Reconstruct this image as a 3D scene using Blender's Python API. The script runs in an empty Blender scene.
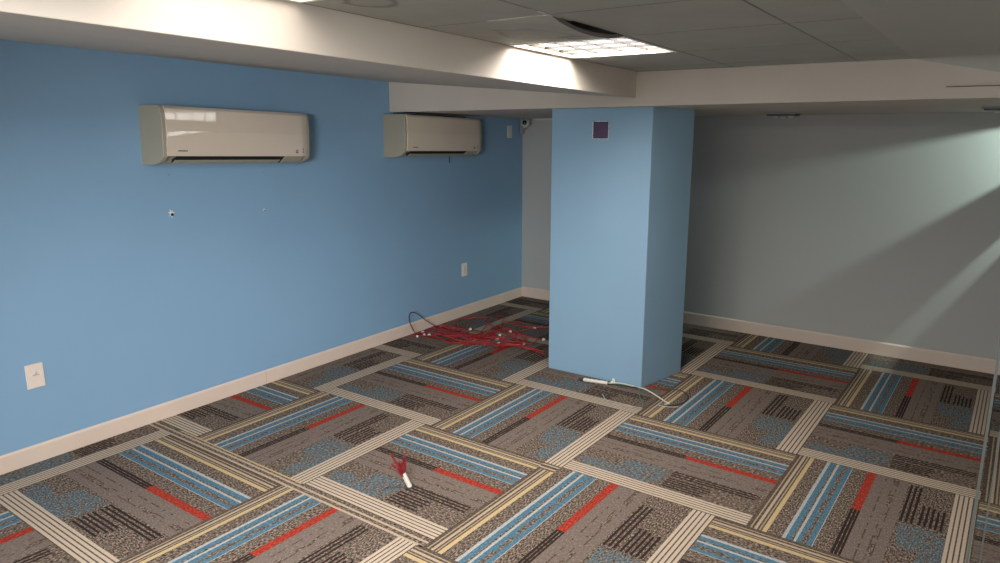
import bpy, bmesh, math, random
from mathutils import Vector, Matrix
random.seed(7)
scene = bpy.context.scene
COL = scene.collection

# ------------------------------------------------------------------ helpers
def lin(c):
    c = c / 255.0
    return c / 12.92 if c <= 0.04045 else ((c + 0.055) / 1.055) ** 2.4
def rgb(r, g, b): return (lin(r), lin(g), lin(b), 1.0)

def mat(name, col, rough=0.6, metal=0.0, noise=0.0, nscale=30.0, bump=0.0, bscale=200.0, emit=None, estr=0.0, coat=0.0, spec=0.5):
    m = bpy.data.materials.new(name); m.use_nodes = True
    nt = m.node_tree; b = nt.nodes['Principled BSDF']
    b.inputs['Roughness'].default_value = rough
    b.inputs['Metallic'].default_value = metal
    b.inputs['Coat Weight'].default_value = coat
    b.inputs['Coat Roughness'].default_value = 0.08
    b.inputs['Specular IOR Level'].default_value = spec
    tc = nt.nodes.new('ShaderNodeTexCoord')
    n = nt.nodes.new('ShaderNodeTexNoise'); n.inputs['Scale'].default_value = nscale; n.inputs['Detail'].default_value = 3
    nt.links.new(tc.outputs['Object'], n.inputs['Vector'])
    r = nt.nodes.new('ShaderNodeMapRange')
    r.inputs['From Min'].default_value = 0.3; r.inputs['From Max'].default_value = 0.7
    r.inputs['To Min'].default_value = 1 - noise; r.inputs['To Max'].default_value = 1 + noise
    nt.links.new(n.outputs['Fac'], r.inputs['Value'])
    mx = nt.nodes.new('ShaderNodeVectorMath'); mx.operation = 'SCALE'
    mx.inputs[0].default_value = col[:3]
    nt.links.new(r.outputs['Result'], mx.inputs['Scale'])
    nt.links.new(mx.outputs['Vector'], b.inputs['Base Color'])
    if bump > 0:
        n2 = nt.nodes.new('ShaderNodeTexNoise'); n2.inputs['Scale'].default_value = bscale; n2.inputs['Detail'].default_value = 4
        nt.links.new(tc.outputs['Object'], n2.inputs['Vector'])
        bp = nt.nodes.new('ShaderNodeBump'); bp.inputs['Strength'].default_value = bump; bp.inputs['Distance'].default_value = 0.003
        nt.links.new(n2.outputs['Fac'], bp.inputs['Height']); nt.links.new(bp.outputs['Normal'], b.inputs['Normal'])
    if emit:
        b.inputs['Emission Color'].default_value = emit; b.inputs['Emission Strength'].default_value = estr
    return m

class MB:
    """collects shapes into one mesh"""
    def __init__(s): s.v = []; s.f = []; s.m = []
    def add(s, vs, fs, mi=0):
        o = len(s.v); s.v += [tuple(v) for v in vs]; s.f += [tuple(i + o for i in f) for f in fs]; s.m += [mi] * len(fs)
    def box(s, x0, x1, y0, y1, z0, z1, mi=0, M=None):
        vs = [Vector(p) for p in ((x0,y0,z0),(x1,y0,z0),(x1,y1,z0),(x0,y1,z0),(x0,y0,z1),(x1,y0,z1),(x1,y1,z1),(x0,y1,z1))]
        if M: vs = [M @ v for v in vs]
        s.add(vs, [(0,3,2,1),(4,5,6,7),(0,1,5,4),(1,2,6,5),(2,3,7,6),(3,0,4,7)], mi)
    def prism(s, poly, a, b, place, mi=0):
        """poly: 2D list; place(p, t) -> 3D; extruded from t=a to t=b"""
        n = len(poly)
        vs = [place(p, a) for p in poly] + [place(p, b) for p in poly]
        fs = [tuple(range(n))[::-1], tuple(range(n, 2*n))] + [(i, (i+1) % n, n + (i+1) % n, n + i) for i in range(n)]
        s.add(vs, fs, mi)
    def cyl(s, p0, p1, r0, r1=None, n=16, mi=0):
        p0 = Vector(p0); p1 = Vector(p1); r1 = r0 if r1 is None else r1
        d = (p1 - p0).normalized(); a = d.orthogonal().normalized(); b = d.cross(a)
        vs = []
        for p, r in ((p0, r0), (p1, r1)):
            for k in range(n):
                t = 2*math.pi*k/n; vs.append(p + a*math.cos(t)*r + b*math.sin(t)*r)
        s.add(vs, [tuple(range(n))[::-1], tuple(range(n, 2*n))] + [(i, (i+1) % n, n+(i+1) % n, n+i) for i in range(n)], mi)
    def tube(s, pts, r, n=6, mi=0, sub=6, radii=None):
        P = [Vector(p) for p in pts]
        Q = []
        for i in range(len(P)-1):
            a = P[max(i-1,0)]; b = P[i]; c = P[i+1]; d = P[min(i+2, len(P)-1)]
            for k in range(sub):
                t = k/sub
                Q.append(0.5*((2*b) + (c-a)*t + (2*a-5*b+4*c-d)*t*t + (-a+3*b-3*c+d)*t**3))
        Q.append(P[-1])
        vs = []; up = None
        for i, q in enumerate(Q):
            d = (Q[min(i+1, len(Q)-1)] - Q[max(i-1, 0)])
            d = d.normalized() if d.length > 1e-9 else Vector((0,0,1))
            up = d.orthogonal().normalized() if up is None else (up - d*up.dot(d)).normalized()
            b = d.cross(up)
            rr = r if radii is None else radii(i/(len(Q)-1))
            for k in range(n):
                t = 2*math.pi*k/n; vs.append(q + up*math.cos(t)*rr + b*math.sin(t)*rr)
        fs = [tuple(range(n))[::-1], tuple(range(len(vs)-n, len(vs)))]
        for i in range(len(Q)-1):
            for k in range(n):
                fs.append((i*n+k, i*n+(k+1) % n, (i+1)*n+(k+1) % n, (i+1)*n+k))
        s.add(vs, fs, mi)
    def lathe(s, prof, M, n=24, mi=0):
        vs = []
        for r, z in prof:
            for k in range(n):
                t = 2*math.pi*k/n; vs.append(M @ Vector((r*math.cos(t), r*math.sin(t), z)))
        fs = []
        for i in range(len(prof)-1):
            for k in range(n): fs.append((i*n+k, i*n+(k+1) % n, (i+1)*n+(k+1) % n, (i+1)*n+k))
        fs += [tuple(range(n))[::-1], tuple(range(len(vs)-n, len(vs)))]
        s.add(vs, fs, mi)
    def build(s, name, m, parent=None, bevel=0.0, smooth=False, fixn=True):
        me = bpy.data.meshes.new(name); me.from_pydata(s.v, [], s.f)
        ms = m if isinstance(m, (list, tuple)) else [m]
        for x in ms: me.materials.append(x)
        for p, i in zip(me.polygons, s.m): p.material_index = i
        if fixn:
            bm = bmesh.new(); bm.from_mesh(me); bmesh.ops.recalc_face_normals(bm, faces=bm.faces); bm.to_mesh(me); bm.free()
        if smooth:
            for p in me.polygons: p.use_smooth = True
            try: me.set_sharp_from_angle(angle=math.radians(38))
            except Exception: pass
        o = bpy.data.objects.new(name, me); COL.objects.link(o)
        if parent: o.parent = parent
        if bevel > 0:
            b = o.modifiers.new('bevel', 'BEVEL'); b.width = bevel; b.segments = 3; b.limit_method = 'ANGLE'; b.angle_limit = math.radians(40)
        return o

def tag(o, label=None, cat=None, group=None, kind=None):
    if label: o['label'] = label
    if cat: o['category'] = cat
    if group: o['group'] = group
    if kind: o['kind'] = kind
    return o
def empty(name, loc, label, cat, group=None, rot=(0,0,0)):
    o = bpy.data.objects.new(name, None); o.location = loc; o.rotation_euler = rot
    o.empty_display_size = 0.1; COL.objects.link(o)
    return tag(o, label, cat, group)
def struct(mb, name, m, label, cat, **k):
    return tag(mb.build(name, m, **k), label, cat, kind='structure')

# ------------------------------------------------------------------ dimensions
XW, YW, YB = -1.416, 3.145, 1.236          # blue wall, back wall, face of the rear soffit
Y0, XR = -5.2, 3.9                         # rear end of the room, right wall
XA, XC = 0.69, 2.2                         # edge of the sloped soffit, end of the tiled ceiling
def xw(y): return -1.4275 - 0.0097166*y      # the blue wall is not quite square to the grid
def zt(y): return 0.03 * (YB - y)          # the ceiling rises gently towards the viewer
def ceil_z(y): return 2.10 + zt(y)
def under_z(x, y): return 1.885 - 0.0215*(y - YB) + 0.0075*x

# ------------------------------------------------------------------ materials
M = {}
M['blue'] = mat('blue wall paint', (0.215,0.362,0.515,1), 0.5, noise=0.02, nscale=1.5, bump=0.12, bscale=260, spec=0.35)
M['column'] = mat('blue column paint', (0.235,0.375,0.50,1), 0.5, noise=0.02, nscale=2, bump=0.12, bscale=260, spec=0.35)
M['greywall'] = mat('grey wall paint', (0.43,0.435,0.41,1), 0.55, noise=0.02, nscale=1.2, bump=0.1, bscale=260, spec=0.3)
M['soffit'] = mat('off white soffit paint', (0.53,0.475,0.41,1), 0.6, noise=0.025, nscale=3, bump=0.1, bscale=120, spec=0.3)
M['smooth'] = mat('grey drywall ceiling paint', (0.385,0.39,0.35,1), 0.6, noise=0.02, nscale=2, spec=0.3)
M['base'] = mat('cream baseboard paint', (0.66,0.53,0.44,1), 0.45, noise=0.02, nscale=8)
M['dark'] = mat('black void', (0.012,0.012,0.012,1), 0.9)
M['ac_shaded'] = mat('shaded ivory plastic', (0.33,0.30,0.225,1), 0.35, noise=0.015, nscale=10)  # ivory darkened so the side faces look shaded
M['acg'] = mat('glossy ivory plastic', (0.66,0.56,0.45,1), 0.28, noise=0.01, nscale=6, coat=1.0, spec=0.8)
M['plate'] = mat('ivory plate plastic', (0.72,0.62,0.54,1), 0.4, noise=0.02, nscale=40)
M['platew'] = mat('white plate plastic', (0.62,0.62,0.58,1), 0.4, noise=0.02, nscale=40)
M['greyp'] = mat('grey plastic', (0.30,0.31,0.29,1), 0.5, noise=0.05, nscale=40)
M['blackp'] = mat('black plastic', (0.015,0.015,0.016,1), 0.35, noise=0.05, nscale=40)
M['lens'] = mat('black lens glass', (0.005,0.005,0.006,1), 0.05, coat=1.0)
M['red'] = mat('red cable jacket', (0.32,0.020,0.022,1), 0.5, noise=0.25, nscale=9)
M['redd'] = mat('dark maroon cable jacket', (0.055,0.010,0.02,1), 0.5, noise=0.1, nscale=9)
M['redw'] = mat('red wire insulation', (0.17,0.008,0.012,1), 0.45, noise=0.15, nscale=60)
M['plug'] = mat('white plug plastic', (0.62,0.58,0.50,1), 0.35, noise=0.03, nscale=60)
M['green'] = mat('green wire insulation', (0.06,0.16,0.10,1), 0.45, noise=0.1, nscale=60)
M['white'] = mat('white wire insulation', (0.60,0.58,0.48,1), 0.45, noise=0.05, nscale=60)
M['black'] = mat('black wire insulation', (0.03,0.035,0.035,1), 0.45, noise=0.1, nscale=60)
M['plaster'] = mat('chipped white plaster', (0.72,0.68,0.62,1), 0.9, noise=0.15, nscale=150, bump=0.5, bscale=400)
M['purple'] = mat('old purple paint', (0.075,0.040,0.095,1), 0.6, noise=0.12, nscale=40)
M['metalw'] = mat('white painted metal', (0.62,0.58,0.52,1), 0.4, noise=0.02, nscale=20)
M['chrome'] = mat('brushed steel', (0.5,0.5,0.48,1), 0.25, metal=0.9, noise=0.05, nscale=60)
M['mark'] = mat('dark printed ink', (0.08,0.05,0.04,1), 0.5)
M['bar'] = mat('aged ceiling grid metal', (0.16,0.15,0.13,1), 0.5, noise=0.1, nscale=20)
M['barw'] = mat('pale ceiling grid metal', (0.45,0.42,0.38,1), 0.5, noise=0.1, nscale=20)

def gloss_coat():  # tilts the coat normal so the added glow panel shows as a reflection
    nt = M['acg'].node_tree; b = nt.nodes['Principled BSDF']
    g = nt.nodes.new('ShaderNodeNewGeometry'); a = nt.nodes.new('ShaderNodeVectorMath'); a.operation = 'ADD'; a.inputs[1].default_value = (0, -.108, -.030)
    n = nt.nodes.new('ShaderNodeVectorMath'); n.operation = 'NORMALIZE'
    nt.links.new(g.outputs['Normal'], a.inputs[0]); nt.links.new(a.outputs[0], n.inputs[0]); nt.links.new(n.outputs[0], b.inputs['Coat Normal'])
    b.inputs['Coat IOR'].default_value = 1.7; b.inputs['Coat Roughness'].default_value = .04
gloss_coat()
def tile_mat():
    m = mat('mineral ceiling tile', (0.385,0.39,0.35,1), 0.9, noise=0.05, nscale=5, bump=0.25, bscale=160, spec=0.1)
    nt = m.node_tree; b = nt.nodes['Principled BSDF']
    src = b.inputs['Base Color'].links[0].from_socket
    geo = nt.nodes.new('ShaderNodeNewGeometry')
    prev = src
    for (cx, cy, R, k) in ((0.90,-1.23,0.10,0.55), (1.02,-0.42,0.17,0.35), (1.17,-0.27,0.10,0.45)):
        sub = nt.nodes.new('ShaderNodeVectorMath'); sub.operation = 'SUBTRACT'; sub.inputs[1].default_value = (cx, cy, 0)
        nt.links.new(geo.outputs['Position'], sub.inputs[0])
        mul = nt.nodes.new('ShaderNodeVectorMath'); mul.operation = 'MULTIPLY'; mul.inputs[1].default_value = (1, 1.2, 0)
        nt.links.new(sub.outputs[0], mul.inputs[0])
        n = nt.nodes.new('ShaderNodeTexNoise'); n.inputs['Scale'].default_value = 9
        nt.links.new(geo.outputs['Position'], n.inputs['Vector'])
        ln = nt.nodes.new('ShaderNodeVectorMath'); ln.operation = 'LENGTH'; nt.links.new(mul.outputs[0], ln.inputs[0])
        ad = nt.nodes.new('ShaderNodeMath'); ad.operation = 'MULTIPLY_ADD'; ad.inputs[1].default_value = 0.16; 
        nt.links.new(n.outputs['Fac'], ad.inputs[0]); nt.links.new(ln.outputs['Value'], ad.inputs[2])
        cr = nt.nodes.new('ShaderNodeValToRGB'); e = cr.color_ramp.elements
        e[0].position = 0.0; e[0].color = (0.12,0.12,0.12,1); e[1].position = R+0.08+0.02; e[1].color = (0,0,0,1)
        x = cr.color_ramp.elements.new(R+0.08-0.03); x.color = (0.2,0.2,0.2,1)
        x = cr.color_ramp.elements.new(R+0.08); x.color = (1,1,1,1)
        nt.links.new(ad.outputs[0], cr.inputs['Fac'])
        sc = nt.nodes.new('ShaderNodeMath'); sc.operation = 'MULTIPLY'; sc.inputs[1].default_value = k
        nt.links.new(cr.outputs['Color'], sc.inputs[0])
        mx = nt.nodes.new('ShaderNodeMix'); mx.data_type = 'RGBA'; mx.blend_type = 'MIX'
        mx.inputs['B'].default_value = (0.10,0.07,0.045,1)
        nt.links.new(sc.outputs[0], mx.inputs['Factor']); nt.links.new(prev, mx.inputs['A'])
        prev = mx.outputs['Result']
    nt.links.new(prev, b.inputs['Base Color'])
    return m
M['tile'] = tile_mat()

def carpet_mat():
    m = bpy.data.materials.new('patterned carpet tile'); m.use_nodes = True
    nt = m.node_tree; b = nt.nodes['Principled BSDF']; b.inputs['Roughness'].default_value = 1.0
    b.inputs['Specular IOR Level'].default_value = 0.05
    at = nt.nodes.new('ShaderNodeAttribute'); at.attribute_name = 'yarn'
    geo = nt.nodes.new('ShaderNodeNewGeometry')
    uv = nt.nodes.new('ShaderNodeUVMap'); uv.uv_map = 'yarn_direction'
    st = nt.nodes.new('ShaderNodeVectorMath'); st.operation = 'MULTIPLY'; st.inputs[1].default_value = (1.0, .42, 1)
    nt.links.new(uv.outputs[0], st.inputs[0])
    v = nt.nodes.new('ShaderNodeTexNoise'); v.inputs['Scale'].default_value = 150; v.inputs['Detail'].default_value = 2; v.inputs['Roughness'].default_value = 0.65
    nt.links.new(st.outputs[0], v.inputs['Vector'])
    cr = nt.nodes.new('ShaderNodeValToRGB'); e = cr.color_ramp.elements; cr.color_ramp.interpolation = 'LINEAR'
    e[0].position = 0.36; e[0].color = (0.20,0.17,0.16,1); e[1].position = 0.64; e[1].color = (2.45,2.35,2.15,1)
    x = cr.color_ramp.elements.new(0.47); x.color = (0.72,0.70,0.68,1)
    x = cr.color_ramp.elements.new(0.54); x.color = (1.15,1.15,1.1,1)
    # hue drift between yarns
    vh = nt.nodes.new('ShaderNodeTexNoise'); vh.inputs['Scale'].default_value = 85; vh.inputs['Detail'].default_value = 0
    nt.links.new(st.outputs[0], vh.inputs['Vector'])
    crh = nt.nodes.new('ShaderNodeValToRGB'); eh = crh.color_ramp.elements
    eh[0].position = 0.38; eh[0].color = (1.10,.97,.94,1); eh[1].position = 0.62; eh[1].color = (.93,1.01,.99,1)
    nt.links.new(vh.outputs['Fac'], crh.inputs['Fac'])
    hm = nt.nodes.new('ShaderNodeVectorMath'); hm.operation = 'MULTIPLY'
    nt.links.new(v.outputs['Fac'], cr.inputs['Fac']); nt.links.new(cr.outputs['Color'], hm.inputs[0]); nt.links.new(crh.outputs['Color'], hm.inputs[1])
    mx = nt.nodes.new('ShaderNodeMix'); mx.data_type = 'RGBA'; mx.clamp_factor = True
    mx.inputs['A'].default_value = (1,1,1,1)
    nt.links.new(at.outputs['Alpha'], mx.inputs['Factor']); nt.links.new(hm.outputs[0], mx.inputs['B'])
    # fine yarn loops everywhere
    v2 = nt.nodes.new('ShaderNodeTexNoise'); v2.inputs['Scale'].default_value = 300; v2.inputs['Detail'].default_value = 1
    nt.links.new(geo.outputs['Position'], v2.inputs['Vector'])
    mr = nt.nodes.new('ShaderNodeMapRange'); mr.inputs['From Min'].default_value = 0.3; mr.inputs['From Max'].default_value = 0.7
    mr.inputs['To Min'].default_value = 0.8; mr.inputs['To Max'].default_value = 1.2
    nt.links.new(v2.outputs['Fac'], mr.inputs['Value'])
    m1 = nt.nodes.new('ShaderNodeVectorMath'); m1.operation = 'MULTIPLY'
    dk = nt.nodes.new('ShaderNodeVectorMath'); dk.operation = 'MULTIPLY'; dk.inputs[1].default_value = (.86, .84, .83)
    nt.links.new(at.outputs['Color'], dk.inputs[0]); nt.links.new(dk.outputs[0], m1.inputs[0]); nt.links.new(mx.outputs['Result'], m1.inputs[1])
    m2 = nt.nodes.new('ShaderNodeVectorMath'); m2.operation = 'SCALE'
    nt.links.new(m1.outputs[0], m2.inputs[0]); nt.links.new(mr.outputs[0], m2.inputs['Scale'])
    nt.links.new(m2.outputs[0], b.inputs['Base Color'])
    bp = nt.nodes.new('ShaderNodeBump'); bp.inputs['Strength'].default_value = 0.35; bp.inputs['Distance'].default_value = 0.003
    nt.links.new(v.outputs['Fac'], bp.inputs['Height']); nt.links.new(bp.outputs['Normal'], b.inputs['Normal'])
    return m
M['carpet'] = carpet_mat()

# ------------------------------------------------------------------ carpet: one floor mesh, quarter-turned tiles
SP = (0.150,0.122,0.104, 0.95)      # heathered ground
CREAM = (0.52,0.43,0.335, 0.05)
CR2 = (0.45,0.36,0.265, 0.08)
YEL = (0.52,0.40,0.215, 0.08)
THIN = (0.36,0.29,0.20, 0.12)
PALE = (0.39,0.41,0.40, 0.15)
BLUE = (0.085,0.175,0.245, 0.30)
RED = (0.33,0.045,0.030, 0.45)
TAU = (0.185,0.148,0.127, 0.22)
DKL = (0.035,0.024,0.022, 0.15)
BROWN = (0.105,0.080,0.064, 0.5)
BBLK = (0.120,0.145,0.160, 0.6)
def pattern():
    rnd = random.Random(11)
    S = []   # (u0,u1,v0,v1,colour)
    def st(u0, u1, c, v0=0.0, v1=1.0): S.append((u0, u1, v0, v1, c))
    def dashed(u0, u1, c, bg, lo=0.02, hi=0.06, p=0.55):
        v = 0.0
        while v < 1 - 1e-9:
            w = rnd.uniform(lo, hi); w = 1 - v if v + w > .99 else w
            e_ = 1.0 if v + w > 1 - 1e-6 else v + w
            st(u0, u1, c if rnd.random() < p else bg, v, e_); v = e_
    st(0, .022, BROWN); st(.022, .030, THIN); st(.030, .043, BROWN); st(.043, .058, CR2); st(.058, .068, BROWN)
    st(.068, .076, THIN); st(.076, .084, BROWN); st(.084, .107, YEL); st(.107, .186, SP)
    st(.186, .203, PALE); st(.203, .232, BLUE); st(.232, .243, SP); st(.243, .256, PALE); st(.256, .279, BLUE)
    dashed(.279, .292, SP, BLUE, p=.75); st(.292, .304, SP); st(.304, .331, BLUE); st(.331, .335, PALE); st(.335, .420, SP)
    # red bar / dark bar
    st(.420, .468, RED, .5, 1.0)
    for a, b in ((.420,.434),(.439,.452),(.457,.468)): st(a, b, DKL, 0, .5)
    st(.434, .439, SP, 0, .5); st(.452, .457, SP, 0, .5)
    st(.468, .522, TAU); dashed(.522, .530, BROWN, TAU, .01, .05, .5); st(.530, .566, TAU)
    dashed(.566, .573, BROWN, TAU, .01, .05, .6); dashed(.573, .590, SP, TAU, .02, .08, .6); dashed(.590, .597, BROWN, TAU, .01, .05, .6)
    st(.597, .645, TAU); st(.645, .657, SP)
    # dark combs, blue block and heather between u=.657 and .882, in 1.25 cm yarn columns
    n = 18; w = (.882 - .657) / n
    for k in range(n):
        u0 = .657 + k*w; u1 = u0 + w; uc = (u0 + u1)/2
        lo = .28 if uc < .70 else (.24 if uc < .765 else .03)
        lo += rnd.uniform(-.025, .025); hi = .495 + rnd.uniform(-.012, .012)
        if uc > .865: hi = .44; lo = .06
        st(u0, u1, SP, 0, lo)
        # broken blue yarns
        v = lo
        while v < hi:
            d = min(rnd.uniform(.02, .07), hi - v)
            st(u0, u1, BBLK if rnd.random() < .84 else SP, v, v + d); v += d
        comb_long = k in (0, 2, 4)
        comb_short = k in (7, 9, 11, 13, 15)
        top = .965 if comb_long else (.735 + rnd.uniform(-.02, .02) if comb_short else .0)
        if comb_long or comb_short:
            st(u0, u1, SP, hi, .515); st(u0, u1, DKL, .515, top); st(u0, u1, SP, top, 1.0)
        else: st(u0, u1, SP, hi, 1.0)
    c = .882
    for k in range(5):
        st(c, c + .0165, CREAM); st(c + .0165, c + .0236, BROWN); c += .0236
    return S
PAT = pattern()
fl_v, fl_f, fl_c, fl_d = [], [], [], []; DIR = [1]
XMIN, XMAX, YMIN, YMAX = -1.47, XR, Y0, YW
def quad(x0, x1, y0, y1, c):
    x0 = max(x0, XMIN); x1 = min(x1, XMAX); y0 = max(y0, YMIN); y1 = min(y1, YMAX)
    if x1 - x0 < 1e-5 or y1 - y0 < 1e-5: return
    o = len(fl_v); fl_v.extend([(x0,y0,0),(x1,y0,0),(x1,y1,0),(x0,y1,0)]); fl_f.append((o,o+1,o+2,o+3)); fl_c.append(c); fl_d.append(DIR[0])
def tile(x0, x1, y0, y1, along_y):
    w = x1 - x0; h = y1 - y0; DIR[0] = 1 if along_y else 0
    for (u0, u1, v0, v1, c) in PAT:
        if along_y: quad(x0 + u0*w, x0 + u1*w, y0 + v0*h, y0 + v1*h, c)
        else: quad(x0 + v0*w, x0 + v1*w, y1 - u1*h, y1 - u0*h, c)
XS0 = {-2:-1.90, -1:-.970, 0:-.006, 1:.923, 2:1.893, 3:2.74, 4:3.66, 5:4.6}
YS0 = [0.03, .926, 1.833, 2.70, 3.62]
for j in range(4):
    for i in range(-2, 5): tile(XS0[i], XS0[i+1], YS0[j], YS0[j+1], (i + j) % 2 == 0)
XS1 = {-2:-1.93, -1:-1.01, 0:-.04, 1:.817, 2:1.757, 3:2.68, 4:3.60, 5:4.52}
for i in range(-2, 5):
    y0 = -.89 if i < 1 else -.95
    if i == 1:
        DIR[0] = 1
        for ya, yb, c in ((-.045,-.032,BROWN),(-.032,-.018,CR2),(-.018,.004,BROWN),(.004,.016,CR2),(.016,.03,BROWN)):
            quad(.817, .91758, ya, yb, c)   # edge strip
        for (u0, u1, v0, v1, c) in PAT:                  # the big tile beside the strip
            w = .94; a, b = .817 + u0*w, .817 + u1*w
            y1 = -.045 if b <= .918 else .03
            quad(a, b, -.95 + v0*.905, (y1 if v1 > 1 - 1e-7 else -.95 + v1*.905), c)
    else: tile(XS1[i], XS1[i+1], y0, .03, (i - 1) % 2 == 0)
DIR[0] = 0
# filler strip cut between two rows
for ya, yb, c in ((-.96,-.946,CR2),(-.946,-.925,SP),(-.925,-.912,CR2),(-.912,-.900,SP)): quad(XW, .817, ya, yb, c)
quad(XW, -1.155, -.900, -.89, SP); quad(-1.155, -.06, -.900, -.89, YEL); quad(-.06, .817, -.900, -.89, SP)
XS2 = {-2:-2.07, -1:-1.155, 0:-.14, 1:.79, 2:1.70, 3:2.63, 4:3.55, 5:4.5}
for r, (ya, yb) in enumerate(((-1.88, -.96), (-2.80, -1.88), (-3.72, -2.80), (-4.64, -3.72), (-5.56, -4.64))):
    for i in range(-2, 5):
        yy = yb if (r > 0 or i < 1) else -.95
        tile(XS2[i], XS2[i+1], ya, yy, (i + r) % 2 == 0)
me = bpy.data.meshes.new('floor'); me.from_pydata(fl_v, [], fl_f)
ca = me.color_attributes.new('yarn', 'FLOAT_COLOR', 'CORNER')
flat = []
for c in fl_c: flat += list(c) * 4
ca.data.foreach_set('color', flat)
uvl = me.uv_layers.new(name='yarn_direction')
uu = []
for f_, d_ in zip(fl_f, fl_d):
    for i_ in f_:
        x_, y_, z_ = fl_v[i_]; uu += [x_ + 10, y_ + 10] if d_ else [y_ + 3, x_ + 17]
uvl.data.foreach_set('uv', uu)
me.materials.append(M['carpet'])
fl = bpy.data.objects.new('floor', me); COL.objects.link(fl)
tag(fl, 'grey brown carpet tiles with blue, red, yellow and cream stripes, quarter turned', 'floor', kind='structure')

# ------------------------------------------------------------------ walls
b = MB(); ya, yb = Y0, YW+.12
b.add([(xw(ya)-.15,ya,0),(xw(ya),ya,0),(xw(yb),yb,0),(xw(yb)-.15,yb,0),(xw(ya)-.15,ya,2.6),(xw(ya),ya,2.6),(xw(yb),yb,2.6),(xw(yb)-.15,yb,2.6)],
      [(0,3,2,1),(4,5,6,7),(0,1,5,4),(1,2,6,5),(2,3,7,6),(3,0,4,7)])
struct(b, 'wall_left', M['blue'], 'long blue wall carrying the two air conditioners', 'wall')
b = MB(); b.box(-1.58, XR, YW, YW+.12, 0, 2.6)
struct(b, 'wall_back', M['greywall'], 'plain grey wall at the far end behind the column', 'wall')
b = MB(); b.box(XR, XR+.12, Y0, YB, 0, 2.6)
struct(b, 'wall_right', M['greywall'], 'plain grey wall on the right out of the picture', 'wall')
# added unseen screen: its two slots shape the light streaks on the far wall
b = MB(); SX = 3.05
for z0, z1 in ((0, 1.496), (1.574, 1.717), (1.870, 2.3)):
    b.box(SX, SX+.015, 2.90, YW, z0, z1)
b.box(SX, SX+.015, YB, 2.90, 0, 2.3)
struct(b, 'light_slot_screen', M['greywall'], 'added unseen slotted screen that cuts streaks of light onto the far wall', 'wall')
b = MB(); b.box(SX+.02, XR, YB, YB+.03, 0, 2.3)
struct(b, 'wall_right_return', M['greywall'], 'short grey return wall closing the added slot screen', 'wall')

# soffits
b = MB()
def pl(p, y): return (p[0], y, p[1] + zt(y))
b.prism([(-1.445, 2.108), (XA, 1.941), (XA, 2.5), (-1.445, 2.5)], Y0, YB, pl)
struct(b, 'trim_1', M['soffit'], 'sloping off white soffit above the blue wall', 'soffit', bevel=0.004)
b = MB()
x0, x1 = -1.465, SX+.015
vs = [(x0,YB,under_z(x0,YB)),(x1,YB,under_z(x1,YB)),(x1,YW,under_z(x1,YW)),(x0,YW,under_z(x0,YW))]
vs += [(x, y, 2.55) for x, y, z in vs]
b.add(vs, [(0,3,2,1),(4,5,6,7),(0,1,5,4),(1,2,6,5),(2,3,7,6),(3,0,4,7)])
struct(b, 'trim_2', M['soffit'], 'deep off white soffit across the room above the column', 'soffit', bevel=0.004)
b = MB()   # thin bright moulding where the low ceiling meets the far wall
b.box(xw(3.1)+.16, .02, YW-.018, YW, 1.822, 1.836)
struct(b, 'trim_3', M['metalw'], 'thin pale moulding at the top of the far wall left of the column', 'trim')
b = MB()
b.box(2.352, XR, YB-.004, YB, 1.958, 1.963); b.box(2.352, XR, YB-.008, YB, 1.963, 1.967, 1)
struct(b, 'trim_4', [M['mark'], M['soffit']], 'thin dark ledge line on the right end of the cross soffit', 'trim')

# smooth drywall ceiling, coved down into the soffit
b = MB(); N = 10; R = 0.11
vs = []; xsec = [XC + (XR-XC)*(k/16)**1.5 for k in range(17)]
for x in xsec:
    R = .002 + .12*min(1, (x-XC)/.55)
    prof = [(Y0, ceil_z(Y0)), (0, ceil_z(0))]
    for k in range(N+1):
        t = k/N*math.pi/2
        prof.append((YB - R + R*math.sin(t), ceil_z(YB-R) - R*(1-math.cos(t))))
    vs += [(x, y, z) for y, z in prof] + [(x, YB, 2.5), (x, Y0, 2.5)]
n = len(prof) + 2; F_ = [tuple(range(n)), tuple(range(16*n, 17*n))[::-1]]
for q in range(16): F_ += [(q*n+i, q*n+(i+1) % n, (q+1)*n+(i+1) % n, (q+1)*n+i) for i in range(n)]
b.add(vs, F_)
struct(b, 'ceiling_smooth', M['smooth'], 'smooth grey drywall ceiling right of the tiled part', 'ceiling', smooth=True)

# baseboards
def board(name, label, pts, prof, m):
    b = MB(); b.prism(prof, pts[0], pts[1], pts[2]); return struct(b, name, m, label, 'baseboard', bevel=0.002)
bpf = [(0,0),(.012,0),(.012,.088),(.009,.094),(.004,.098),(0,.098)]
bb1 = MB(); bb1.prism(bpf, Y0, -.100, lambda p, y: (xw(y)+p[0], y, p[1])); bb1.prism(bpf, -.0975, YW, lambda p, y: (xw(y)+p[0], y, p[1]))
struct(bb1, 'baseboard_left', M['base'], 'long cream baseboard along the blue wall', 'baseboard')
bb2 = MB(); bb2.prism([(p[0], p[1]*1.08) for p in bpf], -1.445, SX, lambda p, x: (x, YW-p[0], p[1]))
struct(bb2, 'baseboard_back', M['base'], 'cream baseboard along the grey far wall', 'baseboard')

# ------------------------------------------------------------------ column
b = MB()
foot = [(.008,1.345),(.757,1.352),(.845,1.84),(.008,1.84)]
vs = [(x,y,0) for x,y in foot] + [(x,y,1.95) for x,y in foot]
b.add(vs, [(0,3,2,1),(4,5,6,7),(0,1,5,4),(1,2,6,5),(2,3,7,6),(3,0,4,7)])
tag(b.build('column', M['column'], bevel=0.006), 'thick square blue column standing on the carpet', 'column', kind='structure')

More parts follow.
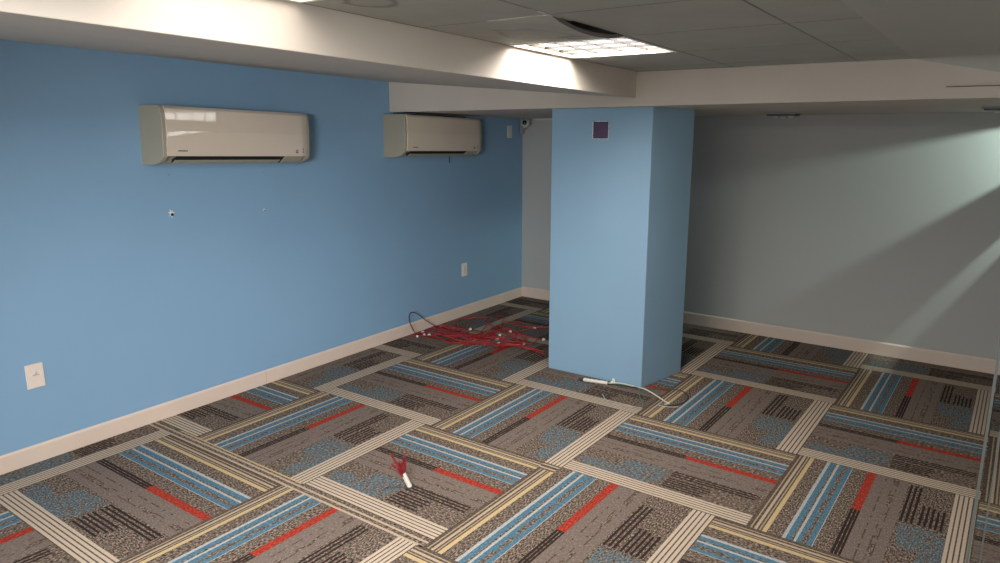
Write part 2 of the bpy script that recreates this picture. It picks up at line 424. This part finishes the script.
# ------------------------------------------------------------------ suspended ceiling
def slab(b, x0, x1, y0, y1, g=.0035, th=.015, sag=None, mi=0):
    x0 += g; x1 -= (g if x1 < XC - .01 else 0); y0 += g; y1 -= g; n = 8
    P = []
    for a in range(n+1):
        for c in range(n+1):
            x = x0 + (x1-x0)*a/n; y = y0 + (y1-y0)*c/n
            P.append((x, y, ceil_z(y) - (sag(a/n, c/n) if sag else 0)))
    T = [(x, y, z + th) for x, y, z in P]
    f = []; g_ = []
    for a in range(n):
        for c in range(n):
            i = a*(n+1)+c; f += [(i, i+1, i+n+2, i+n+1)]
            k = i + len(P); g_.append((k, k+n+1, k+n+2, k+1))
    m_ = len(P)
    for a in range(n):
        for (i, j) in ((a*(n+1), (a+1)*(n+1)), (a*(n+1)+n, (a+1)*(n+1)+n), (a, a+1), (n*(n+1)+a, n*(n+1)+a+1)):
            g_.append((i, j, j+m_, i+m_))
    b.add(P + T, f + g_, mi)
    for q in range(len(g_)): b.m[-1-q] = 1
xs = [.692, 1.297, 1.948, XC]
ys = [YB, 1.03, .437, -.155, -.745, -1.345, -1.95, -2.56, -3.17, -3.78, -4.39, Y0]
b = MB()
LIGHTS = {(0, 2): 1, (0, 5): 2}
skip = {(0, 2), (0, 5), (0, 8)}
for a in range(3):
    for c in range(len(ys)-1):
        if (a, c) in skip: continue
        sag = None
        if (a, c) == (0, 3): sag = lambda s, t: .034*(s**2.5)*math.sin(math.pi*t)**.7   # bowed edge
        slab(b, xs[a], xs[a+1], ys[c+1], ys[c], sag=sag)
ct = struct(b, 'ceiling', [M['tile'], M['bar']], 'grey suspended ceiling of square mineral tiles with faint water stains', 'ceiling')
b = MB()   # dark plenum above the tiles
b.box(XA, XC, Y0, YB, 2.42, 2.45)
struct(b, 'ceiling_void', M['dark'], 'dark space above the ceiling tiles', 'ceiling')
b = MB()   # grid bars just showing between the tiles
def barx(x, y0, y1, w=.006, dz=.001, mi=0):
    vs = [(x-w/2,y0,ceil_z(y0)-dz),(x+w/2,y0,ceil_z(y0)-dz),(x+w/2,y1,ceil_z(y1)-dz),(x-w/2,y1,ceil_z(y1)-dz)]
    vs += [(p[0],p[1],p[2]+.02) for p in vs]
    b.add(vs, [(0,3,2,1),(4,5,6,7),(0,1,5,4),(1,2,6,5),(2,3,7,6),(3,0,4,7)], mi)
barx(xs[1], Y0, -.745, .008); barx(xs[1], -.155, YB, .006); barx(xs[2], Y0, YB, .007); barx(.695, Y0, YB, .006)
barx(1.297, -.83, -.60, .014, .002, 1)
b.box(1.02, 1.30, -.752, -.738, ceil_z(-.745)-.002, ceil_z(-.745)+.004, 1)
b.box(XA, 1.35, YB-.01, YB, 2.098, 2.103, 0)
tag(b.build('trim_5', [M['bar'], M['barw']]), 'thin metal grid lines between the ceiling tiles', 'trim', kind='structure')

# ------------------------------------------------------------------ recessed fluorescent troffers
M['diff'] = mat('lit prismatic diffuser', (0.9,0.85,0.8,1), 0.5, emit=(1.0,0.88,0.80,1), estr=3.0)
M['diffd'] = mat('dim prismatic diffuser', (0.5,0.45,0.42,1), 0.5, emit=(1.0,0.84,0.78,1), estr=1.6)
M['louv'] = mat('parabolic louvre metal', (0.03,0.028,0.026,1), 0.5)
def troffer(x0, x1, y0, y1, label, bright, drop=0.0):
    yc = (y0+y1)/2; tilt = math.atan(-.03)
    e = empty('ceiling_light', ((x0+x1)/2, yc, ceil_z(yc) - drop), label, 'ceiling light', 'recessed fluorescent ceiling lights', rot=(tilt,0,0))
    w = (x1-x0)/2 - .004; h = (y1-y0)/2 - .004; t = .018
    b = MB()
    b.box(-w, w, -h, -h+t, -.003, .012); b.box(-w, w, h-t, h, -.003, .012); b.box(-w, -w+t, -h+t, h-t, -.003, .012); b.box(w-t, w, -h+t, h-t, -.003, .012)
    b.build('frame', M['metalw'], e, bevel=.001)
    b = MB(); b.box(-w, w, -h, h, .075, .085)
    b.box(-w, -w+.004, -h, h, .012, .075); b.box(w-.004, w, -h, h, .012, .075); b.box(-w, w, -h, -h+.004, .012, .075); b.box(-w, w, h-.004, h, .012, .075)
    b.build('housing', M['metalw'], e)
    xm = w - t - (2*w-2*t)*.25
    b = MB(); b.box(-w+t, xm, -h+t, h-t, .024, .027); b.build('diffuser', M['diff'], e)
    b = MB(); b.box(xm, w-t, -h+t, h-t, .024, .027); b.build('diffuser', M['diffd'], e)
    b = MB()
    for k in range(1, 4):
        x = -w+t + (2*w-2*t)*k/4; b.box(x-.002, x+.002, -h+t, h-t, .012, .0235)
        y = -h+t + (2*h-2*t)*k/4; b.box(-w+t, w-t, y-.002, y+.002, .012, .0235)
    b.build('louvre', M['louv'], e)
    L = bpy.data.lights.new('lamp', 'AREA'); L.shape = 'RECTANGLE'; L.size = (2*w-2*t)*.86; L.size_y = 2*h-2*t-.01
    L.energy = bright; L.color = (1.0, .95, .90); L.spread = math.radians(156)
    o = bpy.data.objects.new('lamp', L); o.parent = e; o.location = (-.02,0,.0238); COL.objects.link(o)
    return e
troffer(.66+.03, 1.297, -.155, .437, 'square recessed ceiling light above the middle of the room, nearer the column', 29)
troffer(.66+.03, 1.297, -1.95, -1.345, 'square recessed ceiling light cut off by the top edge of the picture', 4)

M['refl_panel'] = mat('glowing reflection panel', (0.8,0.85,0.85,1), 0.4, emit=(1.0,.97,.92,1), estr=5.0)
b = MB(); b.box(XR-.012, XR-.006, .14, 1.16, 1.66, 1.98)
for y in (.14, .39, .645, .90, 1.15): b.box(XR-.03, XR-.004, y-.012, y+.012, 1.65, 1.99, 1)
for z in (1.66, 1.765, 1.87, 1.98): b.box(XR-.03, XR-.004, .13, 1.17, z-.010, z+.010, 1)
struct(b, 'reflection_panel', [M['refl_panel'], M['metalw']], 'added glowing panel on the right wall, mirrored in the nearer air conditioner', 'reflection panel')  # added unseen glow panel, only there to show in the unit's gloss coat
# light from the unseen rear half of the room (more fittings, plus two added fill lamps behind the viewer)
def area(name, loc, rot, sx, sy, e, col, spread=180):
    L = bpy.data.lights.new(name, 'AREA'); L.shape = 'RECTANGLE'; L.size = sx; L.size_y = sy; L.energy = e; L.color = col; L.spread = math.radians(spread)
    o = bpy.data.objects.new(name, L); o.location = loc; o.rotation_euler = rot; COL.objects.link(o); return o
area('rear_fill_light', (1.0, -5.0, 1.25), (math.radians(90), 0, 0), 4.2, 1.9, 40, (0.95, .98, 1.0))  # soft fill added behind the viewer for frontal ambient light
area('rear_ceiling_light', (1.05, -3.3, 2.18), (0, 0, 0), .6, 1.0, 60, (1.0, .96, .92))
area('side_ceiling_light', (1.75, -2.6, 2.17), (0, 0, 0), .6, 1.2, 82, (1.0, .97, .94))
d_ = Vector((-1.4, .55, .45)) - Vector((2.5, -4.0, 1.75))
wl = area('blue_wall_fill', (2.5, -4.0, 1.75), (0, 0, 0), .7, .4, 14, (.97, .98, 1.0), 50)  # added narrow wash that brightens the middle of the blue wall
wl.rotation_euler = d_.to_track_quat('-Z', 'Y').to_euler()
# raking daylight behind the added slot screen
area('slot_daylight', (3.33, 2.93, 1.93), (0, math.radians(62), 0), .02, .12, 36.0, (.78, 1.0, .93))

w = bpy.data.worlds.new('world'); scene.world = w; w.use_nodes = True
w.node_tree.nodes['Background'].inputs['Color'].default_value = (.62,.66,.70,1); w.node_tree.nodes['Background'].inputs['Strength'].default_value = .38

# ------------------------------------------------------------------ air conditioners
def ac(loc, L, tilt, label, screws):
    e = empty('air_conditioner', loc, label, 'air conditioner', 'wall mounted air conditioners', rot=(tilt,0,.0097))
    # local: x out of the wall, y along it, z up from the bottom
    H = .336
    P = [(0,0),(.10,.002),(.165,.012),(.205,.028),(.232,.050),(.236,.10),(.238,.22),(.232,.300),(.222,.326),(.205,.336),(0,.336)]
    b = MB(); b.prism(P, 0, .028, lambda p, y: (p[0], y, p[1])); b.prism(P, L-.028, L, lambda p, y: (p[0]*(.985), y, p[1]*.99+.002))
    C_ = [(0,.004),(.10,.006),(.155,.018),(.180,.055),(.215,.060),(.225,.10),(.226,.22),(.215,.325),(.20,.333),(0,.333)]
    b.prism(C_, .028, L-.028, lambda p, y: (p[0], y, p[1]))
    b.build('body', M['ac_shaded'], e, bevel=.004)
    # front panel, upper half leaning back, faint crease
    F = [(.226,.062),(.241,.056),(.2435,.12),(.2445,.196),(.2440,.199),(.2430,.202),(.2410,.262),(.2392,.316),(.226,.331),(.205,.336),(.200,.330)]
    NB = 24; rows = []
    for k in range(NB+1):
        y = .022 + (L-.026)*k/NB; t = k/NB; bow = .020*math.sin(math.pi*t); end = .020*max(0, (t-.95)/.05)**2
        rows.append([(p[0] + (0 if p[0] < .21 else bow*min(1, max(0, (p[1]-.056)/.14))) - end, y, p[1]) for p in F])
    b = MB(); n = len(F); b.add([q for r_ in rows for q in r_], [tuple(range(n))[::-1], tuple(range(NB*n, NB*n+n))] + [(k*n+i, k*n+(i+1) % n, (k+1)*n+(i+1) % n, (k+1)*n+i) for k in range(NB) for i in range(n)])
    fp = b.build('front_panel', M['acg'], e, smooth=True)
    # rounded right end of the panel
    # outlet: dark slot and louvre blade
    b = MB(); b.prism([(.165,.0135),(.225,.0545),(.228,.058),(.17,.035)], .085, L-.20, lambda p, y: (p[0], y, p[1])); b.build('air_outlet', M['dark'], e)
    b = MB(); b.prism([(.176,.008),(.214,.030),(.214,.034),(.176,.013)], .078, L-.23, lambda p, y: (p[0], y, p[1])); b.build('louvre', M['ac_shaded'], e, bevel=.001)
    b = MB(); b.prism([(.150,.006),(.200,.026),(.226,.054),(.222,.058),(.150,.012)], L-.20, L-.05, lambda p, y: (p[0], y, p[1])); b.build('display_strip', M['ac_shaded'], e)
    # small printed maker's mark, control symbols, sensor
    b = MB()
    for k in range(7): b.box(.2432, .2446, .085+k*.0085, .085+k*.0085+.0062, .082, .089)
    b.build('badge', M['mark'], e)
    b = MB()
    for a in range(2):
        for c in range(3): b.box(.2430, .2446, L-.125+a*.012, L-.125+a*.012+.008, .076+c*.011, .076+c*.011+.008)
    b.build('symbols', M['mark'], e)
    b = MB()
    for c in range(2): b.box(.2430, .2446, L-.068, L-.060, .080+c*.018, .088+c*.018)
    b.build('indicator_lights', M['mark'], e)
    b = MB(); b.cyl((.232,L-.085,.293), (.2385,L-.085,.291), .005, n=12); b.build('sensor', M['blackp'], e)
    for (x, z) in screws:
        b = MB(); b.cyl((x,-.0015,z), (x,.003,z), .005, n=12); b.build('screw', M['greyp'], e)
    b = MB(); b.box(.0, .04, -.0012, .001, .108, .1105); b.box(.038, .0405, -.0012, .001, .10, .108); b.build('cover_seam', M['greyp'], e)
    return e
ac((xw(-.3), -.822, 1.552), 1.036, -.036, 'nearer ivory wall air conditioner reflecting an added glowing panel', [(.13,.262),(.012,.02),(.04,.016)])
ac((xw(1.7), 1.150, 1.522), .992, -.030, 'farther ivory wall air conditioner tucked under the low cross soffit', [(.03,.10),(.012,.02)])
# black strip painted in as the shade above the farther unit
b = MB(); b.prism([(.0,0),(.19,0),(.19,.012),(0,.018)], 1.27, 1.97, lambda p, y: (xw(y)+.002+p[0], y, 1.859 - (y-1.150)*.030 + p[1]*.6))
tag(b.build('gap_shade', M['dark'], None), 'black strip drawn as the shaded gap between the farther air conditioner and the soffit', 'shade strip')
b = MB(); b.tube([(xw(1.9)+.03,1.935,1.512),(xw(1.9)+.03,1.936,1.47),(xw(1.9)+.028,1.94,1.448)], .004); b.build('x', M['blackp']).name = 'drain_stub'
tag(bpy.data.objects['drain_stub'], 'short thin stub hanging under the farther air conditioner', 'drain stub')

# ------------------------------------------------------------------ wall plates
def plate(name, y, z, w, h, label, cat, m, style, group=None):
    e = empty(name, (xw(y), y, z), label, cat, group, rot=(0,0,.0097))
    b = MB(); b.box(0, .007, -w/2, w/2, -h/2, h/2); b.build('cover_plate', m, e, bevel=.003)
    if style == 'jack':
        b = MB(); vs=[]
        b.lathe([(.0,0),(.021,0),(.019,.0035),(.0,.0035)], Matrix.Translation((.007,0,0)) @ Matrix.Rotation(math.pi/2,4,'Y') @ Matrix.Diagonal((.55,1,1,1)), 24)
        b.build('jack', m, e)
        b = MB(); b.box(.0075, .0112, -.014, .014, .004, .0075); b.build('slot', M['greyp'], e)
        b = MB(); b.tube([(.008,-.002,.008),(.018,0,.018),(.013,.004,.027)], .0016); b.build('latch', M['greyp'], e)
    if style == 'duplex':
        for s in (-1, 1):
            b = MB(); b.box(.006, .010, -.017, .017, s*.026-.014, s*.026+.014); r = b.build('socket', m, e, bevel=.004)
            b = MB()
            for q in (-1, 1): b.box(.0095, .0104, q*.006-.0012, q*.006+.0012, s*.026-.002, s*.026+.006)
            b.cyl((.0095,0,s*.026-.007), (.0104,0,s*.026-.007), .0022, n=10)
            b.build('slots', M['blackp'], r)
        b = MB(); b.cyl((.006,0,0), (.0095,0,0), .006, n=12); b.build('screw', M['greyp'], e)
    return e
plate('wall_jack', -1.526, .475, .088, .132, 'ivory wall jack plate low on the blue wall at far left', 'wall plate', M['plate'], 'jack')
plate('power_outlet', 2.167, .446, .080, .125, 'small pale power outlet low on the blue wall beyond the cables', 'power outlet', M['plate'], 'duplex')
plate('blank_plate', 2.907, 1.708, .080, .120, 'blank pale plate high on the blue wall beside the corner camera', 'wall plate', M['platew'], 'none')

# ------------------------------------------------------------------ security camera in the far corner
e = empty('security_camera', (xw(3.1)+.06, YW-.09, 1.80), 'small grey security camera in the far corner under the ceiling', 'security camera')
b = MB(); b.prism([(-.055,.036),(.055,.036),(.058,-.02),(.030,-.034),(-.02,-.075),(-.035,-.115),(-.050,-.115),(-.055,-.06)], .03, .088, lambda p, y: (p[0], y, p[1])); b.build('bracket', M['greyp'], e, bevel=.006)
Mx = Matrix.Translation((.022,.015,-.012)) @ Matrix.Rotation(math.radians(75),4,'X') @ Matrix.Rotation(math.radians(20),4,'Y')
b = MB(); b.lathe([(0,-.042)]+[(.042*math.sin(t), -.042*math.cos(t)) for t in [math.pi*k/12 for k in range(1,10)]]+[(.027,.034),(0,.034)], Mx, 24); bd = b.build('camera_ball', M['platew'], e, smooth=True)
b = MB(); b.lathe([(0,.030),(.024,.030),(.024,.037),(.018,.044),(.008,.047),(0,.0475)], Mx, 24); b.build('lens', M['lens'], bd, smooth=True)
b = MB(); b.tube([(-.02,.05,.035),(.0,.03,.042),(.02,.02,.040),(.045,.05,.036)], .003); b.build('cable', M['blackp'], e)

# ------------------------------------------------------------------ holes below the nearer air conditioner
def hole(y, z, r, label, ragged, name='wall_hole', cat='wall hole', group=None):
    e = empty(name, (xw(y), y, z), label, cat, group, rot=(0,0,.0097))
    if ragged:
        rnd = random.Random(int(abs(y)*1000)); n = 14
        rad = [r*(1.0 if k % 2 else .55)*rnd.uniform(.75,1.25) for k in range(n)]
        vs = [(.0008, rad[k]*math.sin(2*math.pi*k/n), rad[k]*1.25*math.cos(2*math.pi*k/n)) for k in range(n)] + [(.003, 0, 0)]
        b = MB(); b.add(vs, [(k,(k+1)%n,n) for k in range(n)]); b.build('plaster_chip', M['plaster'], e, fixn=False)
    b = MB(); b.cyl((.001,.001,-r*.35), (.0055,.001,-r*.35), r*.42, n=12); b.build('dark_hole', M['blackp'], e)
    return e
hole(-.672, 1.257, .022, 'ragged white chipped hole in the blue wall below the nearer air conditioner', True)
hole(-.012, 1.214, .010, 'small chipped hole in the blue wall, right of the ragged white one', True)
hole(-.668, 1.489, .006, 'tiny dark screw hole just under the left end of the nearer air conditioner', False, 'screw_hole', 'screw hole')
hole(-.003, 1.468, .004, 'tiny dark screw hole just under the right half of the nearer air conditioner', False, 'screw_hole', 'screw hole')

# ------------------------------------------------------------------ square opening on the column with peeled rim
e = empty('column_patch', (.393, 1.346, 1.743), 'small purple square with a ragged white rim high on the column', 'patch')
b = MB(); b.box(-.057, .057, -.003, .002, -.055, .054); b.build('purple_square', M['purple'], e)
b = MB(); rnd = random.Random(3)
def ragged_strip(p0, p1, wd):
    n = 16; p0 = Vector(p0); p1 = Vector(p1); d = (p1-p0); nn = Vector((d.z, 0, -d.x)).normalized()
    vs = []
    for k in range(n+1):
        c = p0 + d*k/n; a = wd*rnd.uniform(.15,1.0); vs += [c + nn*a + Vector((0,-.0045,0)), c - nn*wd*rnd.uniform(.2,.7) + Vector((0,-.0045,0))]
    b.add(vs, [(2*k,2*k+1,2*k+3,2*k+2) for k in range(n)])
ragged_strip((-.059,0,-.058),(-.059,0,.052),.005); ragged_strip((.059,0,.052),(.059,0,-.056),.003)
ragged_strip((-.045,0,.056),(.045,0,.057),.004); ragged_strip((.059,0,-.057),(-.059,0,-.058),.003)
b.build('peeled_rim', M['plaster'], e, fixn=False)
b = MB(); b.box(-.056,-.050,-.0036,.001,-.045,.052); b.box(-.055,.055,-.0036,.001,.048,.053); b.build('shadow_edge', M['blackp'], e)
for x, z in ((-.050,-.042),(.050,-.044)):
    b = MB(); b.cyl((x,-.006,z),(x,.0,z),.003,n=10); b.build('screw', M['chrome'], e)

# ------------------------------------------------------------------ fittings on the low ceiling
def ceiling_fitting(x, y, wx, wy, label, loose):
    z = under_z(x, y)
    e = empty('ceiling_vent', (x, y, z), label, 'ceiling vent', 'small vents in the low ceiling')
    b = MB(); b.box(-wx/2, wx/2, -wy/2, wy/2, -.018, .002); b.build('opening', M['blackp'], e)
    b = MB()
    t = .012
    for (a0,a1,c0,c1) in ((-wx/2-t,wx/2+t,-wy/2-t,-wy/2),(-wx/2-t,wx/2+t,wy/2,wy/2+t),(-wx/2-t,-wx/2,-wy/2,wy/2),(wx/2,wx/2+t,-wy/2,wy/2)):
        b.box(a0,a1,c0,c1,-.006,.002)
    b.build('frame', M['greyp'], e, bevel=.001)
    b = MB()
    for k in range(3):
        x_ = -wx/2 + wx*(k+.6)/3.6; b.box(x_, x_+wx*.16, -wy*.1, wy*.35, -.030-.004*(k%2), -.022-.004*(k%2))
    b.build('loose_blade', M['platew'], e)
    return e
ceiling_fitting(1.17, 2.80, .20, .16, 'small dark vent in the low ceiling just right of the column', True)
ceiling_fitting(2.62, 2.45, .30, .36, 'dark vent in the low ceiling at the right edge of the picture', True)

# ------------------------------------------------------------------ heap of red network cables
BASE = {
'b': [(-1.385,1.454),(-1.39,1.573),(-1.385,1.697),(-1.33,1.688),(-1.121,1.569),(-0.961,1.494),(-0.826,1.486),(-0.653,1.586)],
'c': [(-1.38,1.754),(-1.284,1.682),(-1.102,1.668),(-0.926,1.655),(-0.795,1.695),(-0.713,1.69)],
'd': [(-1.23,1.721),(-1.334,1.89),(-1.338,2.048),(-1.236,2.122),(-1.09,2.067),(-0.978,1.963),(-0.878,1.917),(-0.862,1.785),(-0.975,1.675)],
'e': [(-0.95,1.75),(-1.079,2.075),(-1.15,2.217),(-1.136,2.293),(-1.043,2.261),(-0.96,2.098),(-.84,1.9)],
'f': [(-0.837,1.665),(-0.939,1.932),(-0.938,2.114),(-0.822,2.137),(-0.691,2.111),(-0.607,2.201),(-0.649,2.292)],
'g': [(-1.296,1.615),(-1.015,1.482),(-0.843,1.448),(-0.708,1.495),(-0.584,1.534),(-0.442,1.587),(-0.193,1.646)],
'h': [(-0.533,1.423),(-0.544,1.563),(-0.416,1.656),(-0.489,1.809),(-0.576,1.826),(-0.641,1.698),(-0.805,1.623),(-0.999,1.602),(-1.221,1.669)],
'i': [(-0.72,1.944),(-0.606,2.055),(-0.513,2.009),(-0.404,1.817),(-0.409,1.711),(-0.508,1.639),(-0.643,1.593)],
'j': [(-1.32,1.426),(-1.207,1.452),(-1.042,1.435),(-0.907,1.428),(-0.768,1.452),(-0.648,1.538),(-0.572,1.644)],
'k': [(-1.38,1.664),(-1.223,1.61),(-1.054,1.508),(-0.893,1.49),(-0.825,1.566),(-0.801,1.745),(-0.784,1.898),(-0.66,1.903),(-0.528,1.823)]}
PLUGS = [(-1.311,1.349),(-1.37,1.47),(-1.082,1.77),(-0.776,1.791),(-0.703,1.691),(-0.635,1.609),(-0.769,1.938),(-0.465,1.711),(-0.398,1.901),(-0.631,2.154),(-1.248,1.45)]
REPS = {'b':3,'c':3,'d':2,'e':1,'f':2,'g':3,'h':2,'i':1,'j':3,'k':3}
rnd = random.Random(5); ci = 0
def plug(parent, p, d):
    p = Vector(p); d = Vector((d[0], d[1], 0)); d = d.normalized() if d.length > 0 else Vector((1,0,0))
    ang = math.atan2(d.y, d.x)
    Mx = Matrix.Translation((p.x, p.y, max(p.z, .012))) @ Matrix.Rotation(ang, 4, 'Z') @ Matrix.Rotation(rnd.uniform(-.3,.3), 4, 'Y')
    b = MB(); b.box(0, .024, -.008, .008, -.007, .009, M=Mx); b.box(.003, .020, -.003, .003, .009, .012, M=Mx)
    return b.build('plug', M['plug'], parent, bevel=.0015)
heaplen = 0
for key, n in REPS.items():
    for q in range(n):
        base = BASE[key]; amp = 0 if q == 0 else .062
        dx, dy = (rnd.uniform(-.06,.04), rnd.uniform(-.05,.07)) if q else (0, 0)
        pts = []
        for k, (x, y) in enumerate(base):
            x = max(x + dx + rnd.uniform(-amp, amp), XW+.022); y = y + dy + rnd.uniform(-amp, amp)
            if x > -.10: x = -.10 - rnd.uniform(0, .12)
            z = .006 + rnd.uniform(0, .020) * (1 if -1.3 < x < -.5 else .5) + .001*ci
            if k in (0, len(base)-1): z = .006
            pts.append((x, y, z))
        e = empty('network_cable', (pts[0][0], pts[0][1], 0), 'red network cable tangled in the loose heap on the carpet by the blue wall', 'cable', 'red network cables in the heap')
        off = Vector((pts[0][0], pts[0][1], 0))
        P = [Vector(p) - off for p in pts]
        b = MB(); b.tube(P, .0037, n=6, sub=7); b.build('cord', M['red'], e, smooth=True)
        if ci < len(PLUGS):
            pp = PLUGS[ci]      # this cable's far end runs out to a plug
            last = Vector((pp[0], pp[1], .010)) - off
            near = min(range(len(P)), key=lambda k_: (P[k_]-last).length)
            a = P[near]; mid = (a + last)/2 + Vector((rnd.uniform(-.03,.03), rnd.uniform(-.03,.03), .012))
            b = MB(); b.tube([a, mid, last], .0036, n=6); b.build('cord', M['red'], e, smooth=True)
            plug(e, last, last - mid)
        ci += 1
# the dark loop standing against the wall
e = empty('network_cable', (-1.342, 1.382, 0), 'dark maroon cable standing up in a loop against the baseboard, left of the red heap', 'cable')
off = Vector((-1.342,1.382,0))
b = MB(); b.tube([Vector(p)-off for p in ((-1.30,1.43,.008),(-1.342,1.382,.012),(-1.339,1.305,.116),(-1.338,1.285,.20),(-1.34,1.322,.227),(-1.342,1.399,.193),(-1.346,1.516,.106),(-1.345,1.638,.03),(-1.27,1.70,.012),(-1.1,1.66,.02))], .0042, n=6)
b.build('cord', M['redd'], e, smooth=True)
plug(e, Vector((-1.30,1.43,.010))-off, (.6,-1))

# ------------------------------------------------------------------ conduit stub with red wires in the middle of the floor
e = empty('floor_conduit', (.411,-.598,0), 'short white floor conduit with frayed red wires sticking out, on the open carpet', 'conduit')
ax = Vector((-.028,-.014,.070))
b = MB(); b.cyl((0,0,0), ax, .0125, .0115, n=20); b.build('pipe', M['plug'], e, bevel=.001, smooth=True)
b = MB(); b.cyl((.002,0,0), (.002,0,.0035), .021, n=20); b.build('floor_ring', M['black'], e)
rnd = random.Random(9)
tips = [(-.070,-.050,.168),(-.062,-.042,.148),(-.056,-.036,.132),(-.030,.000,.152),(-.034,-.004,.132),(-.047,-.022,.124),(-.066,-.050,.118),(-.058,-.042,.106),(-.038,-.010,.116),(-.050,-.030,.110),(-.044,-.02,.100)]
for t in tips:
    s = ax + Vector((rnd.uniform(-.006,.006), rnd.uniform(-.006,.006), -.012)); t = Vector(t)
    m1 = s.lerp(t, .45) + Vector((rnd.uniform(-.010,.010), rnd.uniform(-.010,.010), .004))
    b = MB(); b.tube([s, m1, t, t + Vector((rnd.uniform(-.006,.006), rnd.uniform(-.006,.006), .008))], .0052, n=8); b.build('wire', M['redw'], e, smooth=True)

# ------------------------------------------------------------------ power whip at the foot of the column
e = empty('electrical_whip', (.45,1.25,0), 'white taped cable end with loose green, white and black wires by the column', 'cable')
o_ = Vector((.45,1.25,0))
def W(pts): return [Vector(p)-o_ for p in pts]
b = MB(); b.tube(W([(.372,1.248,.014),(.40,1.242,.017),(.46,1.258,.016),(.535,1.283,.013)]), .0125, n=12, radii=lambda t: .0135 + .002*math.sin(t*40)); b.build('taped_sleeve', M['plug'], e, smooth=True)
b = MB(); b.tube(W([(.330,1.245,.010),(.352,1.245,.012),(.376,1.248,.014)]), .010, n=10); b.build('cut_end', M['black'], e, smooth=True)
b = MB(); b.tube(W([(.53,1.283,.016),(.633,1.322,.010),(.745,1.315,.018),(.80,1.25,.012),(.832,1.177,.010),(.895,1.085,.008),(.92,1.02,.006)]), .0036, n=6); b.build('green_wire', M['green'], e, smooth=True)
b = MB(); b.tube(W([(.53,1.283,.012),(.62,1.310,.022),(.73,1.322,.018),(.82,1.285,.03),(.906,1.252,.02),(1.0,1.20,.012),(1.03,1.195,.008),(1.01,1.165,.006)]), .0042, n=6); b.build('white_wire', M['white'], e, smooth=True)
b = MB(); b.tube(W([(.53,1.280,.010),(.66,1.318,.008),(.78,1.33,.012),(.90,1.40,.018),(1.0,1.43,.02),(1.075,1.40,.012),(1.10,1.31,.008),(1.075,1.20,.006),(.98,1.13,.006)]), .0032, n=6); b.build('black_wire', M['black'], e, smooth=True)
b = MB(); b.tube(W([(.98,1.13,.006),(1.05,1.14,.006),(1.10,1.18,.006)]), .002, n=6); b.build('white_wire', M['white'], e, smooth=True)
b = MB(); b.tube(W([(.92,1.03,.005),(.83,1.0,.005),(.74,.985,.005),(.66,1.02,.005),(.60,1.09,.005)]), .0028, n=6); b.build('bare_wire', M['greyp'], e, smooth=True)
b = MB(); b.box(.545,.566,1.330,1.342,0,.034); b.box(.535,.58,1.326,1.342,0,.010)
tag(b.build('plaster_crumb', M['plaster'], bevel=.003), 'small white plaster crumb against the foot of the column', 'plaster crumb')

# ------------------------------------------------------------------ frameless glass panel beside the viewer
def glass():
    m = bpy.data.materials.new('clear glass'); m.use_nodes = True; b_ = m.node_tree.nodes['Principled BSDF']
    b_.inputs['Base Color'].default_value = (.92,.95,.94,1); b_.inputs['Roughness'].default_value = .02
    b_.inputs['Transmission Weight'].default_value = 1.0; b_.inputs['IOR'].default_value = 1.15
    return m
M['glass'] = glass()
e = empty('glass_panel', (2.760,-1.60,0), 'clear frameless glass panel at the right edge of the picture', 'glass panel')
b = MB(); b.box(-.030, .90, 0, .008, .01, 2.04); b.build('pane', M['glass'], e)
M['seal'] = mat('translucent grey edge seal', (.13,.14,.13,1), .35)
M['seal'].node_tree.nodes['Principled BSDF'].inputs['Transmission Weight'].default_value = .55
b = MB(); b.box(-.0345, -.030, -.001, .009, .01, 2.04); b.build('edge_seal', M['seal'], e)
b = MB(); b.box(-.0150, -.0125, -.001, .0, .01, 2.04); b.build('edge_seal', M['seal'], e)
tag(e, kind='structure')

# ------------------------------------------------------------------ camera
cam = bpy.data.cameras.new('camera'); cam.sensor_width = 36; cam.lens = 721.4426*36/1000
cam.clip_start = .02
co = bpy.data.objects.new('camera', cam); COL.objects.link(co)
R_ = Matrix(((0.80984244,-0.12481545,0.57321578),(0.58664736,0.17284871,-0.79118152),(-0.00032793,0.97700790,0.21320287)))
co.matrix_world = Matrix.Translation((2.7284989,-3.0239491,1.7820444)) @ R_.to_4x4()
scene.camera = co
scene.view_settings.view_transform = 'Standard'
scene.view_settings.look = 'None'
scene.view_settings.exposure = 0.0
